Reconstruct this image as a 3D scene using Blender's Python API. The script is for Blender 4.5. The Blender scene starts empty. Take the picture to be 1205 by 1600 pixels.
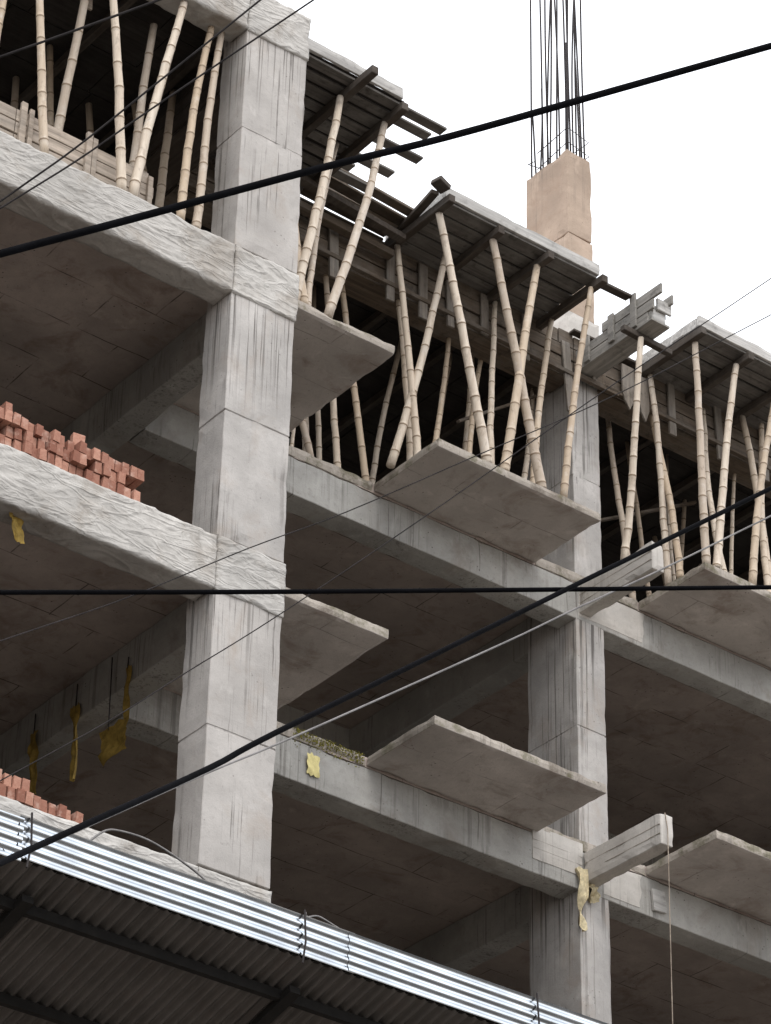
import bpy, bmesh, math, random
from mathutils import Vector, Matrix, noise
rad = math.radians
SC = bpy.context.scene
COL = SC.collection
ZO = 15.853            # the fifth floor's top (local level 0) stands this high above the street
random.seed(7)

# ------------------------------------------------------------------ camera, world, sun, exposure
cd = bpy.data.cameras.new('camera'); cam = bpy.data.objects.new('camera', cd); COL.objects.link(cam)
R = ((0.79052161, -0.61209939, 0.0202468), (0.35041629, 0.424952, -0.83464018), (0.50227882, 0.6668959, 0.55042333))
M = Matrix(((R[0][0], -R[1][0], -R[2][0]), (R[0][1], -R[1][1], -R[2][1]), (R[0][2], -R[1][2], -R[2][2]))).to_4x4()
M.translation = Vector((-12.134, -18.443, 1.6))
cam.matrix_world = M
cd.sensor_fit = 'VERTICAL'; cd.sensor_height = 24; cd.lens = 24 * 4880.5 / 1600
cd.clip_start = 0.1; cd.clip_end = 3000
SC.camera = cam

W = bpy.data.worlds.new('World'); SC.world = W; W.use_nodes = True
wt = W.node_tree; wt.nodes.clear()
wo = wt.nodes.new('ShaderNodeOutputWorld'); bg = wt.nodes.new('ShaderNodeBackground')
sky = wt.nodes.new('ShaderNodeTexSky'); sky.sky_type = 'NISHITA'; sky.sun_disc = False
SUN_EL, SUN_AZ = rad(58), rad(205)
sky.sun_elevation = SUN_EL; sky.sun_rotation = SUN_AZ; sky.dust_density = 4; sky.air_density = 1.0
mx = wt.nodes.new('ShaderNodeMix'); mx.data_type = 'RGBA'; mx.inputs['Factor'].default_value = 0.86
mx.inputs['B'].default_value = (14.0, 14.3, 14.9, 1)                  # an even deck of cloud over the clear sky
wt.links.new(sky.outputs['Color'], mx.inputs['A']); wt.links.new(mx.outputs['Result'], bg.inputs['Color'])
bg.inputs['Strength'].default_value = 0.1
wt.links.new(bg.outputs['Background'], wo.inputs['Surface'])

sl = bpy.data.lights.new('sun', 'SUN'); sl.energy = 0.9; sl.angle = rad(25); sl.color = (1, 0.96, 0.9)
sun = bpy.data.objects.new('sun', sl); COL.objects.link(sun)
sd = Vector((math.sin(SUN_AZ) * math.cos(SUN_EL), math.cos(SUN_AZ) * math.cos(SUN_EL), math.sin(SUN_EL)))
sun.rotation_euler = sd.to_track_quat('Z', 'Y').to_euler(); sun.location = (-20, -40, 60)
VS = SC.view_settings
VS.view_transform = 'Standard'; VS.look = 'None'; VS.gamma = 1; VS.use_curve_mapping = False; VS.exposure = 0.56

# ------------------------------------------------------------------ materials
class NT:
    def __init__(s, name):
        s.m = bpy.data.materials.new(name); s.m.use_nodes = True; s.t = s.m.node_tree; s.t.nodes.clear()
        s.out = s.t.nodes.new('ShaderNodeOutputMaterial'); s.p = s.t.nodes.new('ShaderNodeBsdfPrincipled')
        s.t.links.new(s.p.outputs[0], s.out.inputs[0])
        s.p.inputs['Specular IOR Level'].default_value = 0.25
        s.co = None
    def n(s, k, **kw):
        q = s.t.nodes.new(k)
        for a, b in kw.items(): setattr(q, a, b)
        return q
    def l(s, a, b): s.t.links.new(a, b)
    def pos(s, scale=(1, 1, 1), obj=False, rot=(0, 0, 0)):
        if s.co is None:
            s.co = (s.n('ShaderNodeTexCoord').outputs['Object'] if obj else s.n('ShaderNodeNewGeometry').outputs['Position'])
        mp = s.n('ShaderNodeMapping'); mp.inputs['Scale'].default_value = scale; mp.inputs['Rotation'].default_value = rot
        s.l(s.co, mp.inputs['Vector']); return mp.outputs[0]
    def noise(s, v, sc, det=4, rough=0.55, dist=0):
        q = s.n('ShaderNodeTexNoise'); q.inputs['Scale'].default_value = sc; q.inputs['Detail'].default_value = det
        q.inputs['Roughness'].default_value = rough; q.inputs['Distortion'].default_value = dist
        s.l(v, q.inputs['Vector']); return q.outputs['Fac']
    def ramp(s, v, a, b, ca=0.0, cb=1.0):
        q = s.n('ShaderNodeMapRange'); q.inputs['From Min'].default_value = a; q.inputs['From Max'].default_value = b
        q.inputs['To Min'].default_value = ca; q.inputs['To Max'].default_value = cb; q.clamp = True
        s.l(v, q.inputs['Value']); return q.outputs[0]
    def math(s, op, a, b):
        q = s.n('ShaderNodeMath', operation=op)
        for i, v in enumerate((a, b)):
            if isinstance(v, (int, float)): q.inputs[i].default_value = v
            else: s.l(v, q.inputs[i])
        return q.outputs[0]
    def mix(s, f, a, b, blend='MIX'):
        q = s.n('ShaderNodeMix', data_type='RGBA', blend_type=blend)
        for nm, v in (('Factor', f), ('A', a), ('B', b)):
            if isinstance(v, (int, float)): q.inputs[nm].default_value = v
            elif isinstance(v, tuple): q.inputs[nm].default_value = (*v, 1)
            else: s.l(v, q.inputs[nm])
        return q.outputs['Result']
    def done(s, col, rough=0.9, bump=None, bs=0.3, bd=0.02, metal=0):
        if isinstance(col, tuple): s.p.inputs['Base Color'].default_value = (*col, 1)
        else: s.l(col, s.p.inputs['Base Color'])
        if isinstance(rough, (int, float)): s.p.inputs['Roughness'].default_value = rough
        else: s.l(rough, s.p.inputs['Roughness'])
        s.p.inputs['Metallic'].default_value = metal
        if bump is not None:
            b = s.n('ShaderNodeBump'); b.inputs['Strength'].default_value = bs; b.inputs['Distance'].default_value = bd
            s.l(bump, b.inputs['Height'])
            if getattr(s, 'fold', None) is not None: s.l(s.fold, b.inputs['Normal'])
            s.l(b.outputs[0], s.p.inputs['Normal'])
        return s.m

def concrete(name, base, stain=(0.2, 0.15, 0.11), stain_amt=0.5, drip=0.6, panel=None, pit=0.6, bump=0.35, moss=0.0, veins=0.0, folds=False, runs=False, seams=0.8, upright=False):
    k = NT(name); P = k.pos()
    big = k.noise(P, 0.9, 5, 0.6); med = k.noise(P, 5.5, 6, 0.65); fine = k.noise(P, 60, 4, 0.7)
    dark = tuple(c * 0.68 for c in base); lite = tuple(min(1, c * 1.12) for c in base)
    c = k.mix(k.ramp(big, 0.35, 0.68), dark, lite)
    c = k.mix(k.ramp(med, 0.42, 0.75, 0, 0.42), c, tuple(x * 0.62 for x in base))
    c = k.mix(k.ramp(fine, 0.5, 0.8, 0, 0.25), c, tuple(x * 0.5 for x in base))
    grit = k.noise(P, 21, 7, 0.78)
    c = k.mix(k.ramp(grit, 0.54, 0.72, 0, 0.5), c, tuple(x * 0.42 for x in base))
    oi = k.n('ShaderNodeObjectInfo').outputs['Random']                     # every pour came out a little different
    c = k.mix(k.ramp(oi, 0, 1, 0, 0.28), c, tuple(x * y for x, y in zip(base, (0.72, 0.69, 0.66))))
    # warm stains
    st = k.noise(k.pos((1, 1, 0.8)), 2.1, 7, 0.68, 0.6)
    c = k.mix(k.math('MULTIPLY', k.ramp(st, 0.52, 0.7), stain_amt), c, stain)
    # laitance patches (pale)
    pl = k.noise(k.pos((1.3, 1.3, 0.7)), 3.3, 5, 0.6, 0.4)
    c = k.mix(k.ramp(pl, 0.6, 0.72, 0, 0.3), c, tuple(min(1, x * 1.35) for x in base))
    if drip:
        d1 = k.noise(k.pos((15, 15, 0.33)), 1.0, 3, 0.55)
        d2 = k.noise(k.pos((42, 42, 0.7)), 1.0, 2, 0.5)
        gate = k.ramp(k.noise(k.pos((1.6, 1.6, 0.85)), 1.0, 4, 0.6), 0.46, 0.58)
        if runs:
            # cement water ran down from each beam and dried on the storey below it
            sx = k.n('ShaderNodeSeparateXYZ'); k.l(P, sx.inputs[0])
            fz = k.math('FRACT', k.math('DIVIDE', k.math('SUBTRACT', sx.outputs[2], 15.853 - 31.0), 3.1), 0)
            wv = k.math('MULTIPLY', k.noise(k.pos((7, 7, 0.15)), 1.0, 3), 0.7)
            gate = k.math('MAXIMUM', k.math('MULTIPLY', gate, 0.8), k.ramp(k.math('ADD', fz, wv), 0.86, 1.12))
        m1 = k.math('MULTIPLY', k.ramp(d1, 0.57, 0.65), gate)
        m2 = k.math('MULTIPLY', k.ramp(d2, 0.58, 0.66), gate)
        c = k.mix(k.math('MULTIPLY', k.math('MAXIMUM', m1, m2), drip), c, (0.11, 0.1, 0.09))
    if panel:
        b = k.n('ShaderNodeTexBrick'); b.offset = 0.37; b.inputs['Scale'].default_value = 1
        b.inputs['Brick Width'].default_value = panel[0]; b.inputs['Row Height'].default_value = panel[1]
        b.inputs['Mortar Size'].default_value = 0.008; b.inputs['Mortar Smooth'].default_value = 0.5
        b.inputs['Color1'].default_value = (0, 0, 0, 1); b.inputs['Color2'].default_value = (0.35, 0.35, 0.35, 1); b.inputs['Mortar'].default_value = (1, 1, 1, 1)
        wob = k.n('ShaderNodeVectorMath', operation='ADD')
        nz = k.n('ShaderNodeTexNoise'); nz.inputs['Scale'].default_value = 1.7; k.l(P, nz.inputs['Vector'])
        sc = k.n('ShaderNodeVectorMath', operation='SCALE'); sc.inputs['Scale'].default_value = 0.06
        k.l(nz.outputs['Color'], sc.inputs[0]); k.l(P, wob.inputs[0]); k.l(sc.outputs[0], wob.inputs[1])
        if upright:
            rt = k.n('ShaderNodeMapping'); rt.inputs['Rotation'].default_value = (rad(-90), 0, 0); k.l(wob.outputs[0], rt.inputs['Vector']); k.l(rt.outputs[0], b.inputs['Vector'])
        else: k.l(wob.outputs[0], b.inputs['Vector'])
        seam = k.math('MULTIPLY', b.outputs['Fac'], k.ramp(k.noise(P, 2.6, 4), 0.42, 0.58))
        c = k.mix(k.math('MULTIPLY', seam, seams), c, (0.05, 0.04, 0.035))
        c = k.mix(0.28, c, b.outputs['Color'], 'SUBTRACT') if False else c
    if pit:
        v = k.n('ShaderNodeTexVoronoi'); v.inputs['Scale'].default_value = 16; k.l(P, v.inputs['Vector'])
        pm = k.math('MULTIPLY', k.ramp(v.outputs['Distance'], 0.16, 0.08), k.ramp(k.noise(P, 2.9, 4), 0.52, 0.62))
        c = k.mix(k.math('MULTIPLY', pm, pit), c, (0.06, 0.05, 0.045))
    if veins:
        # thin dark lines in two slanting, fold-like patterns
        vn = k.noise(k.pos((.9, .9, 2.6), rot=(0, 0.35, 0)), 2.0, 2, 0.5, 1.0)
        vm = k.ramp(k.math('ABSOLUTE', k.math('SUBTRACT', vn, 0.5), 0), 0.03, 0.004)
        vm2 = k.ramp(k.math('ABSOLUTE', k.math('SUBTRACT', k.noise(k.pos((1.3, 1.3, 3.6), rot=(0, -0.2, 0)), 2.4, 2, 0.5, 0.8), 0.5), 0), 0.02, 0.004)
        c = k.mix(k.math('MULTIPLY', k.math('MAXIMUM', vm, vm2), veins), c, (0.13, 0.12, 0.105))
    if moss:
        mm = k.ramp(k.noise(P, 4.5, 6, 0.7), 0.5, 0.62)
        c = k.mix(k.math('MULTIPLY', mm, moss), c, (0.09, 0.085, 0.035))
    if folds:
        f1 = k.noise(k.pos((1.1, 1.1, 3.4), rot=(0, 0.35, 0)), 1.25, 2, 0.45, 1.2); f2 = k.noise(k.pos((1.5, 1.5, 4.5), rot=(0, 0.1, 0)), 2.4, 2, 0.45, 1.0)
        r1 = k.ramp(k.math('ABSOLUTE', k.math('SUBTRACT', f1, 0.5), 0), 0.075, 0.0); r2 = k.ramp(k.math('ABSOLUTE', k.math('SUBTRACT', f2, 0.5), 0), 0.1, 0.0)
        fb = k.n('ShaderNodeBump'); fb.inputs['Strength'].default_value = 0.42; fb.inputs['Distance'].default_value = 0.03
        k.l(k.math('ADD', k.math('MULTIPLY', r1, 0.7), k.math('MULTIPLY', r2, 0.35)), fb.inputs['Height'])
        k.fold = fb.outputs[0]
    h = k.math('ADD', k.math('MULTIPLY', med, 0.6), k.math('MULTIPLY', fine, 0.25))
    return k.done(c, 0.92, h, bump, 0.02)

MAT = {}
MAT['col'] = concrete('column_concrete', (0.51, 0.485, 0.46), stain=(0.34, 0.28, 0.23), stain_amt=0.5, drip=0.85, pit=0.5, bump=0.45, runs=True)
MAT['beam'] = concrete('beam_concrete', (0.42, 0.41, 0.385), stain=(0.2, 0.165, 0.135), stain_amt=0.5, drip=0.5, pit=0.8, panel=(1.17, 5.0), upright=True, seams=0.55, bump=0.45)
MAT['fresh'] = concrete('fresh_concrete', (0.58, 0.55, 0.51), stain_amt=0.15, drip=0.3, pit=0.3)
MAT['wrinkle'] = concrete('wrinkled_concrete', (0.52, 0.50, 0.47), stain=(0.22, 0.18, 0.14), stain_amt=0.6, drip=0.0, pit=0.4, bump=0.4, veins=0.10, folds=True)
MAT['slab'] = concrete('slab_concrete', (0.50, 0.425, 0.38), stain=(0.2, 0.135, 0.1), stain_amt=0.7, drip=0, panel=(1.25, 0.62), pit=0.9)  # browner base takes in the warm light thrown up by the ground
MAT['balc'] = concrete('balcony_concrete', (0.56, 0.515, 0.48), stain=(0.23, 0.175, 0.14), stain_amt=0.7, drip=0, panel=(2.4, 0.58), pit=0.8, bump=0.5, seams=0.4)
MAT['floor'] = concrete('darkened_floor', (0.15, 0.135, 0.12), drip=0, pit=0)  # floor tops darkened so less light bounces up to the ceilings
MAT['edge'] = concrete('slab_edge_concrete', (0.44, 0.395, 0.345), stain=(0.085, 0.065, 0.045), stain_amt=0.9, drip=0.4, pit=0.9, moss=0.6, bump=0.9)
MAT['tan'] = concrete('tan_concrete', (0.48, 0.375, 0.295), stain=(0.3, 0.2, 0.14), stain_amt=0.4, drip=0.3, pit=0.4)

def wood(name, base, axis=(1.2, 22, 22), grey=0.4, dirt=0.5):
    k = NT(name); P = k.pos()
    oi = k.n('ShaderNodeObjectInfo').outputs['Random']
    g = k.noise(k.pos(axis), 1.0, 5, 0.65, 0.5); big = k.noise(P, 3.2, 5, 0.65)
    c = k.mix(k.ramp(g, 0.35, 0.7), tuple(x * 0.55 for x in base), tuple(x * 1.2 for x in base))
    c = k.mix(k.math('MULTIPLY', oi, 0.5), c, tuple(x * 0.5 for x in base))
    c = k.mix(k.ramp(big, 0.45, 0.7, 0, grey), c, (0.3, 0.29, 0.27))       # cement smears
    c = k.mix(k.ramp(k.noise(P, 7, 5, 0.7), 0.55, 0.7, 0, dirt), c, (0.035, 0.03, 0.025))
    return k.done(c, 0.85, g, 0.5, 0.01)
MAT['deck'] = wood('weathered_deck_timber', (0.175, 0.16, 0.145), grey=0.4, dirt=0.7)
MAT['timber'] = wood('brown_timber', (0.15, 0.115, 0.085), grey=0.25, dirt=0.7)
MAT['timber_v'] = wood('upright_timber', (0.25, 0.215, 0.18), axis=(22, 22, 1.4), grey=0.4)
MAT['bearer'] = wood('dark_bearer_timber', (0.085, 0.068, 0.055), axis=(22, 1.2, 22), grey=0.15)
MAT['pale'] = wood('pale_shutter_timber', (0.47, 0.395, 0.325), grey=0.3, dirt=0.3)
MAT['grey_t'] = wood('cement_grey_timber', (0.34, 0.32, 0.29), axis=(22, 1.2, 22), grey=0.5, dirt=0.5)
MAT['ply'] = wood('dark_slab_shutter', (0.04, 0.034, 0.03), grey=0.06)
MAT['boardedge'] = wood('cement_edge_board', (0.60, 0.58, 0.55), grey=0.15, dirt=0.35)

def bamboo():
    k = NT('bamboo_culm'); P = k.pos()
    oi = k.n('ShaderNodeObjectInfo').outputs['Random']
    c = k.mix(oi, (0.46, 0.36, 0.255), (0.64, 0.56, 0.465))
    oj = k.math('FRACT', k.math('MULTIPLY', oi, 7.31), 0)
    c = k.mix(k.ramp(oj, 0.6, 1.0, 0, 0.6), c, (0.36, 0.31, 0.265))
    c = k.mix(k.ramp(k.noise(k.pos((30, 30, 2.2)), 1, 4, 0.6), 0.4, 0.75, 0, 0.55), c, (0.36, 0.27, 0.19))
    c = k.mix(k.ramp(k.noise(P, 6, 5, 0.65), 0.55, 0.7, 0, 0.5), c, (0.60, 0.55, 0.49))
    c = k.mix(k.ramp(k.noise(P, 11, 5, 0.7), 0.6, 0.72, 0, 0.6), c, (0.17, 0.125, 0.09))
    c = k.mix(k.ramp(k.noise(k.pos((14, 14, 5)), 1.0, 6, 0.75), 0.54, 0.66, 0, 0.55), c, (0.27, 0.215, 0.165))
    return k.done(c, 0.6, k.noise(k.pos((60, 60, 3)), 1, 2), 0.15, 0.004)
MAT['bamboo'] = bamboo()
k = NT('bamboo_node'); MAT['node'] = k.done(k.mix(k.noise(k.pos(), 30), (0.17, 0.12, 0.08), (0.33, 0.26, 0.19)), 0.8)
def brick():
    k = NT('red_brick'); P = k.pos(); oi = k.n('ShaderNodeObjectInfo').outputs['Random']
    c = k.mix(oi, (0.22, 0.095, 0.065), (0.47, 0.255, 0.185))
    c = k.mix(k.ramp(k.noise(P, 28, 5, 0.7), 0.45, 0.7, 0, 0.55), c, (0.24, 0.085, 0.055))
    c = k.mix(k.ramp(k.noise(P, 9, 4), 0.55, 0.7, 0, 0.6), c, (0.56, 0.40, 0.33))
    return k.done(c, 0.92, k.noise(P, 70, 4), 0.5, 0.006)
MAT['brick'] = brick()
def tin(name, base, rough, metal, rust):
    k = NT(name); P = k.pos()
    c = k.mix(k.ramp(k.noise(P, 3, 5), 0.4, 0.7), base, tuple(x * 0.75 for x in base))
    c = k.mix(k.ramp(k.noise(k.pos((2, 2, 2)), 2.0, 7, 0.7), 0.55, 0.72, 0, rust), c, (0.14, 0.07, 0.04))
    return k.done(c, k.ramp(k.noise(P, 6, 4), 0.3, 0.7, rough, rough + 0.18), None, 0.08, 0.01, metal)
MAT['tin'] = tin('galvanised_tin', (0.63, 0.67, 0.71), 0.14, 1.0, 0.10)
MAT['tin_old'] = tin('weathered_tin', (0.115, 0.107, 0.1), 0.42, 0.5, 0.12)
def simple(name, col, rough=0.8, metal=0, var=0.3, sc=9):
    k = NT(name); P = k.pos()
    c = k.mix(k.ramp(k.noise(P, sc, 5, 0.65), 0.35, 0.7), tuple(x * (1 - var) for x in col), tuple(min(1, x * (1 + var)) for x in col))
    return k.done(c, rough, k.noise(P, sc * 4, 3), 0.25, 0.01, metal)
MAT['cable'] = simple('black_cable', (0.004, 0.004, 0.005), 0.85)
MAT['cable_grey'] = simple('grey_cable', (0.2, 0.19, 0.185), 0.7)
MAT['cable_dim'] = simple('dull_cable', (0.035, 0.032, 0.032), 0.8)
for q in ('cable', 'cable_dim'): MAT[q].node_tree.nodes['Principled BSDF'].inputs['Specular IOR Level'].default_value = 0.03
MAT['steel'] = simple('rebar_steel', (0.035, 0.03, 0.03), 0.7, 0.3)
MAT['darksteel'] = simple('dark_steel', (0.010, 0.009, 0.008), 0.9, 0)
MAT['yellow'] = simple('yellow_plastic', (0.30, 0.2, 0.045), 0.7, 0, 0.35, 14)
MAT['cream'] = simple('cream_paper', (0.66, 0.58, 0.27), 0.8, 0, 0.15, 14)
MAT['ribbon'] = simple('dirty_yellow_plastic', (0.62, 0.53, 0.34), 0.6, 0, 0.3, 20)
MAT['white'] = simple('white_plastic_sheet', (0.72, 0.70, 0.67), 0.5, 0, 0.15, 6)
MAT['moss'] = simple('moss', (0.19, 0.17, 0.035), 0.95, 0, 0.5, 25)
MAT['rope'] = simple('jute_rope', (0.30, 0.25, 0.2), 0.9)
MAT['asphalt'] = simple('asphalt', (0.055, 0.053, 0.05), 0.95, 0, 0.3, 3)
MAT['dirt'] = simple('packed_earth', (0.2, 0.175, 0.15), 0.95, 0, 0.25, 1.5)
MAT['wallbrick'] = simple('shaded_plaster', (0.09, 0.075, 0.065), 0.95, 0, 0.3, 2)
MAT['cement_rubble'] = simple('pale_mortar', (0.6, 0.58, 0.55), 0.9, 0, 0.25, 12)

# ------------------------------------------------------------------ mesh helpers
def setp(o, label=None, cat=None, group=None, kind=None):
    if label: o['label'] = label
    if cat: o['category'] = cat
    if group: o['group'] = group
    if kind: o['kind'] = kind
    return o
def thing(name, label, cat, loc, group=None):
    o = bpy.data.objects.new(name, None); COL.objects.link(o); o.location = (loc[0], loc[1], loc[2] + ZO)
    o.empty_display_size = 0.2
    return setp(o, label, cat, group)

class MB:
    """collects geometry in building coordinates, then links it as ONE mesh object"""
    def __init__(s): s.v = []; s.f = []; s.m = []
    def add(s, vs, fs, mi=0):
        b = len(s.v); s.v += [Vector(v) for v in vs]; s.f += [tuple(b + i for i in f) for f in fs]; s.m += [mi] * len(fs); return s
    def box(s, x0, x1, y0, y1, z0, z1, mi=0):
        return s.add([(x, y, z) for x in (x0, x1) for y in (y0, y1) for z in (z0, z1)],
                     [(0, 1, 3, 2), (4, 6, 7, 5), (0, 4, 5, 1), (2, 3, 7, 6), (0, 2, 6, 4), (1, 5, 7, 3)], mi)
    def bar(s, a, b, w, h, mi=0, up=(0, 0, 1)):
        a = Vector(a); b = Vector(b); d = (b - a).normalized(); u = Vector(up)
        sx = d.cross(u)
        if sx.length < 1e-4: sx = d.cross(Vector((1, 0, 0)))
        sx.normalize(); uz = sx.cross(d)
        vs = [p + sx * i * w / 2 + uz * j * h / 2 for p in (a, b) for i, j in ((-1, -1), (1, -1), (1, 1), (-1, 1))]
        return s.add(vs, [(3, 2, 1, 0), (4, 5, 6, 7), (0, 1, 5, 4), (1, 2, 6, 5), (2, 3, 7, 6), (3, 0, 4, 7)], mi)
    def tube(s, pts, rs, n=8, mi=0, mis=None, caps=True):
        pts = [Vector(p) for p in pts]
        if isinstance(rs, (int, float)): rs = [rs] * len(pts)
        b = len(s.v); ref = None
        for i, p in enumerate(pts):
            t = (pts[min(i + 1, len(pts) - 1)] - pts[max(i - 1, 0)]).normalized()
            if ref is None:
                ref = t.cross(Vector((0.31, 0.9, 0.17)))
            ref = (ref - t * ref.dot(t)).normalized(); q = t.cross(ref)
            for j in range(n):
                a = 2 * math.pi * j / n
                s.v.append(p + (ref * math.cos(a) + q * math.sin(a)) * rs[i])
        for i in range(len(pts) - 1):
            for j in range(n):
                s.f.append((b + i * n + j, b + i * n + (j + 1) % n, b + (i + 1) * n + (j + 1) % n, b + (i + 1) * n + j))
                s.m.append(mis[i] if mis else mi)
        if caps:
            s.f.append(tuple(b + j for j in reversed(range(n)))); s.m.append(mi)
            s.f.append(tuple(b + (len(pts) - 1) * n + j for j in range(n))); s.m.append(mi)
        return s
    def build(s, name, mats, parent=None, loc=None, smooth=False, bevel=0, weld=False):
        org = Vector((0, 0, 0)) if loc is None else Vector(loc)
        if parent is not None:
            w = Vector((0, 0, 0)); q = parent
            while q is not None: w += q.location; q = q.parent
            org = w - Vector((0, 0, ZO))
        me = bpy.data.meshes.new(name)
        me.from_pydata([v - org for v in s.v], [], s.f)
        if not isinstance(mats, (list, tuple)): mats = [mats]
        for m in mats: me.materials.append(m)
        me.polygons.foreach_set('material_index', s.m)
        bm = bmesh.new(); bm.from_mesh(me)
        if weld: bmesh.ops.remove_doubles(bm, verts=bm.verts, dist=1e-4)
        bmesh.ops.recalc_face_normals(bm, faces=bm.faces)
        bm.to_mesh(me); bm.free()
        if smooth: me.polygons.foreach_set('use_smooth', [True] * len(me.polygons))
        o = bpy.data.objects.new(name, me); COL.objects.link(o)
        if parent is not None: o.parent = parent
        else: o.location = org + Vector((0, 0, ZO))
        if bevel:
            b = o.modifiers.new('bevel', 'BEVEL'); b.width = bevel; b.segments = 1; b.limit_method = 'ANGLE'; b.angle_limit = rad(50)
        return o

def lin(a, b, step):
    n = max(1, int(round(abs(b - a) / step))); return [a + (b - a) * i / n for i in range(n + 1)]
def rough(x0, x1, y0, y1, z0, z1, step=0.12, amp=0.005, chip=0.012, mi=0, disp=None, mtop=None, mb=None, mup=None):
    """a cast block: gridded box whose faces wave a little and whose arrises are worn"""
    mb = mb or MB(); xs, ys, zs = lin(x0, x1, step), lin(y0, y1, step), lin(z0, z1, step)
    idx = {}
    def vid(i, j, k_):
        key = (i, j, k_)
        if key not in idx:
            p = Vector((xs[i], ys[j], zs[k_]))
            ne = (i in (0, len(xs) - 1)) + (j in (0, len(ys) - 1)) + (k_ in (0, len(zs) - 1))
            q = p + noise.noise_vector(p * 3.1) * amp + noise.noise_vector(p * 9.7) * amp * 0.5
            if ne >= 2:
                c = Vector(((x0 + x1) / 2 - p.x if i in (0, len(xs) - 1) else 0, (y0 + y1) / 2 - p.y if j in (0, len(ys) - 1) else 0, (z0 + z1) / 2 - p.z if k_ in (0, len(zs) - 1) else 0))
                c = Vector([math.copysign(1, t) if t else 0 for t in c])
                w = max(0, noise.noise(p * 6.3 + Vector((5, 1, 2)))) ; w2 = max(0, noise.noise(p * 1.9) - 0.25) * 1.5
                q += c * chip * (0.25 + w * 1.2 + w2)
            if disp: q = disp(p, q)
            idx[key] = len(mb.v); mb.v.append(q)
        return idx[key]
    nx, ny, nz = len(xs) - 1, len(ys) - 1, len(zs) - 1
    def quad(a, b, c, d, m): mb.f.append((a, b, c, d)); mb.m.append(m)
    for i in range(nx):
        for k_ in range(nz):
            quad(vid(i, 0, k_), vid(i + 1, 0, k_), vid(i + 1, 0, k_ + 1), vid(i, 0, k_ + 1), mi)
            quad(vid(i, ny, k_), vid(i, ny, k_ + 1), vid(i + 1, ny, k_ + 1), vid(i + 1, ny, k_), mi)
        for j in range(ny):
            quad(vid(i, j, 0), vid(i, j + 1, 0), vid(i + 1, j + 1, 0), vid(i + 1, j, 0), mi if mtop is None else mtop)
            quad(vid(i, j, nz), vid(i + 1, j, nz), vid(i + 1, j + 1, nz), vid(i, j + 1, nz), mi if mup is None else mup)
    for j in range(ny):
        for k_ in range(nz):
            quad(vid(0, j, k_), vid(0, j, k_ + 1), vid(0, j + 1, k_ + 1), vid(0, j + 1, k_), mi)
            quad(vid(nx, j, k_), vid(nx, j + 1, k_), vid(nx, j + 1, k_ + 1), vid(nx, j, k_ + 1), mi)
    return mb

# ------------------------------------------------------------------ the ground
g = MB(); g.add([(-900, -900, -15.86), (900, -900, -15.86), (900, 900, -15.86), (-900, 900, -15.86)], [(0, 1, 2, 3)])
setp(g.build('ground', MAT['dirt']), kind='structure')
g = MB(); g.add([(-900, -26, -15.852), (900, -26, -15.852), (900, -13, -15.852), (-900, -13, -15.852)], [(0, 1, 2, 3)])
setp(g.build('road', MAT['asphalt']), kind='structure')
g = MB(); g.box(-300, 300, -12.98, -11, -15.9, -15.72)
setp(g.build('pavement', MAT['beam'], bevel=0.02), kind='structure')

# ------------------------------------------------------------------ the concrete frame
DB = 2.25                       # the right hand bays stand back this far from the near column's face
bld = thing('concrete_building', 'bare concrete frame of a building under construction with stepped bays and jutting balcony slabs', 'building', (0, 0, -15.853))
def part(mb, name, mat, label=None, bevel=0.006, smooth=False):
    o = mb.build(name, mat, bld, bevel=bevel, smooth=smooth)
    if label: o['label'] = label
    return o
LV = [-3.1, 0.0, 3.1, 6.2]
def column(x0, x1, y0, y1, joints, z0, z1, mat='col', step=0.12, chip=0.012):
    """one storey of a column, cast in lifts that never quite line up"""
    mb = MB(); zz = [z0] + joints + [z1]
    for a, b in zip(zz[:-1], zz[1:]):
        dx, dy = random.uniform(-.005, .005), random.uniform(-.005, .005)
        rough(x0 + dx, x1 + dx, y0 + dy, y1 + dy, a + (0.006 if a != z0 else 0), b, step, 0.004, chip, mb=mb)
        if a != z0: mb.box(x0 + .012, x1 - .012, y0 + .012, y1 - .012, a - .02, a + .03)
    return part(mb, 'column', MAT[mat])
# near column, storey by storey
column(0, .70, 0, .42, [], -15.85, -3.3, step=0.3)
column(0, .70, 0.002, .42, [-1.82], -3.08, -.2)
column(0, .70, 0.002, .42, [1.30], 0, 2.9)
column(0, .70, 0.002, .42, [4.48], 3.1, 6.0)
# far column, turned the other way
XB0, XB1, YB1 = 5.93, 6.32, 3.03
column(XB0, XB1, DB, YB1, [], -15.85, -3.3, step=0.3)
column(XB0, XB1, DB, YB1, [-1.90], -3.08, -.2)
column(XB0, XB1, DB, YB1, [1.30], 0, 2.9)
column(XB0, XB1, DB, YB1, [4.35], 3.1, 6.05)
for x0, x1, y0, y1 in ((-5.4, -4.7, 0, .42), (11.3, 11.7, DB, YB1)):
    for a, b in ((-15.85, -.2), (0, 2.9), (3.1, 6.05)): column(x0, x1, y0, y1, [], a, b, step=.3)
for x in (-5.2, .3, 5.95, 11.3):
    column(x, x + .42, 6.2, 6.8, [], -15.85, 6.0, step=.6)
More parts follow.
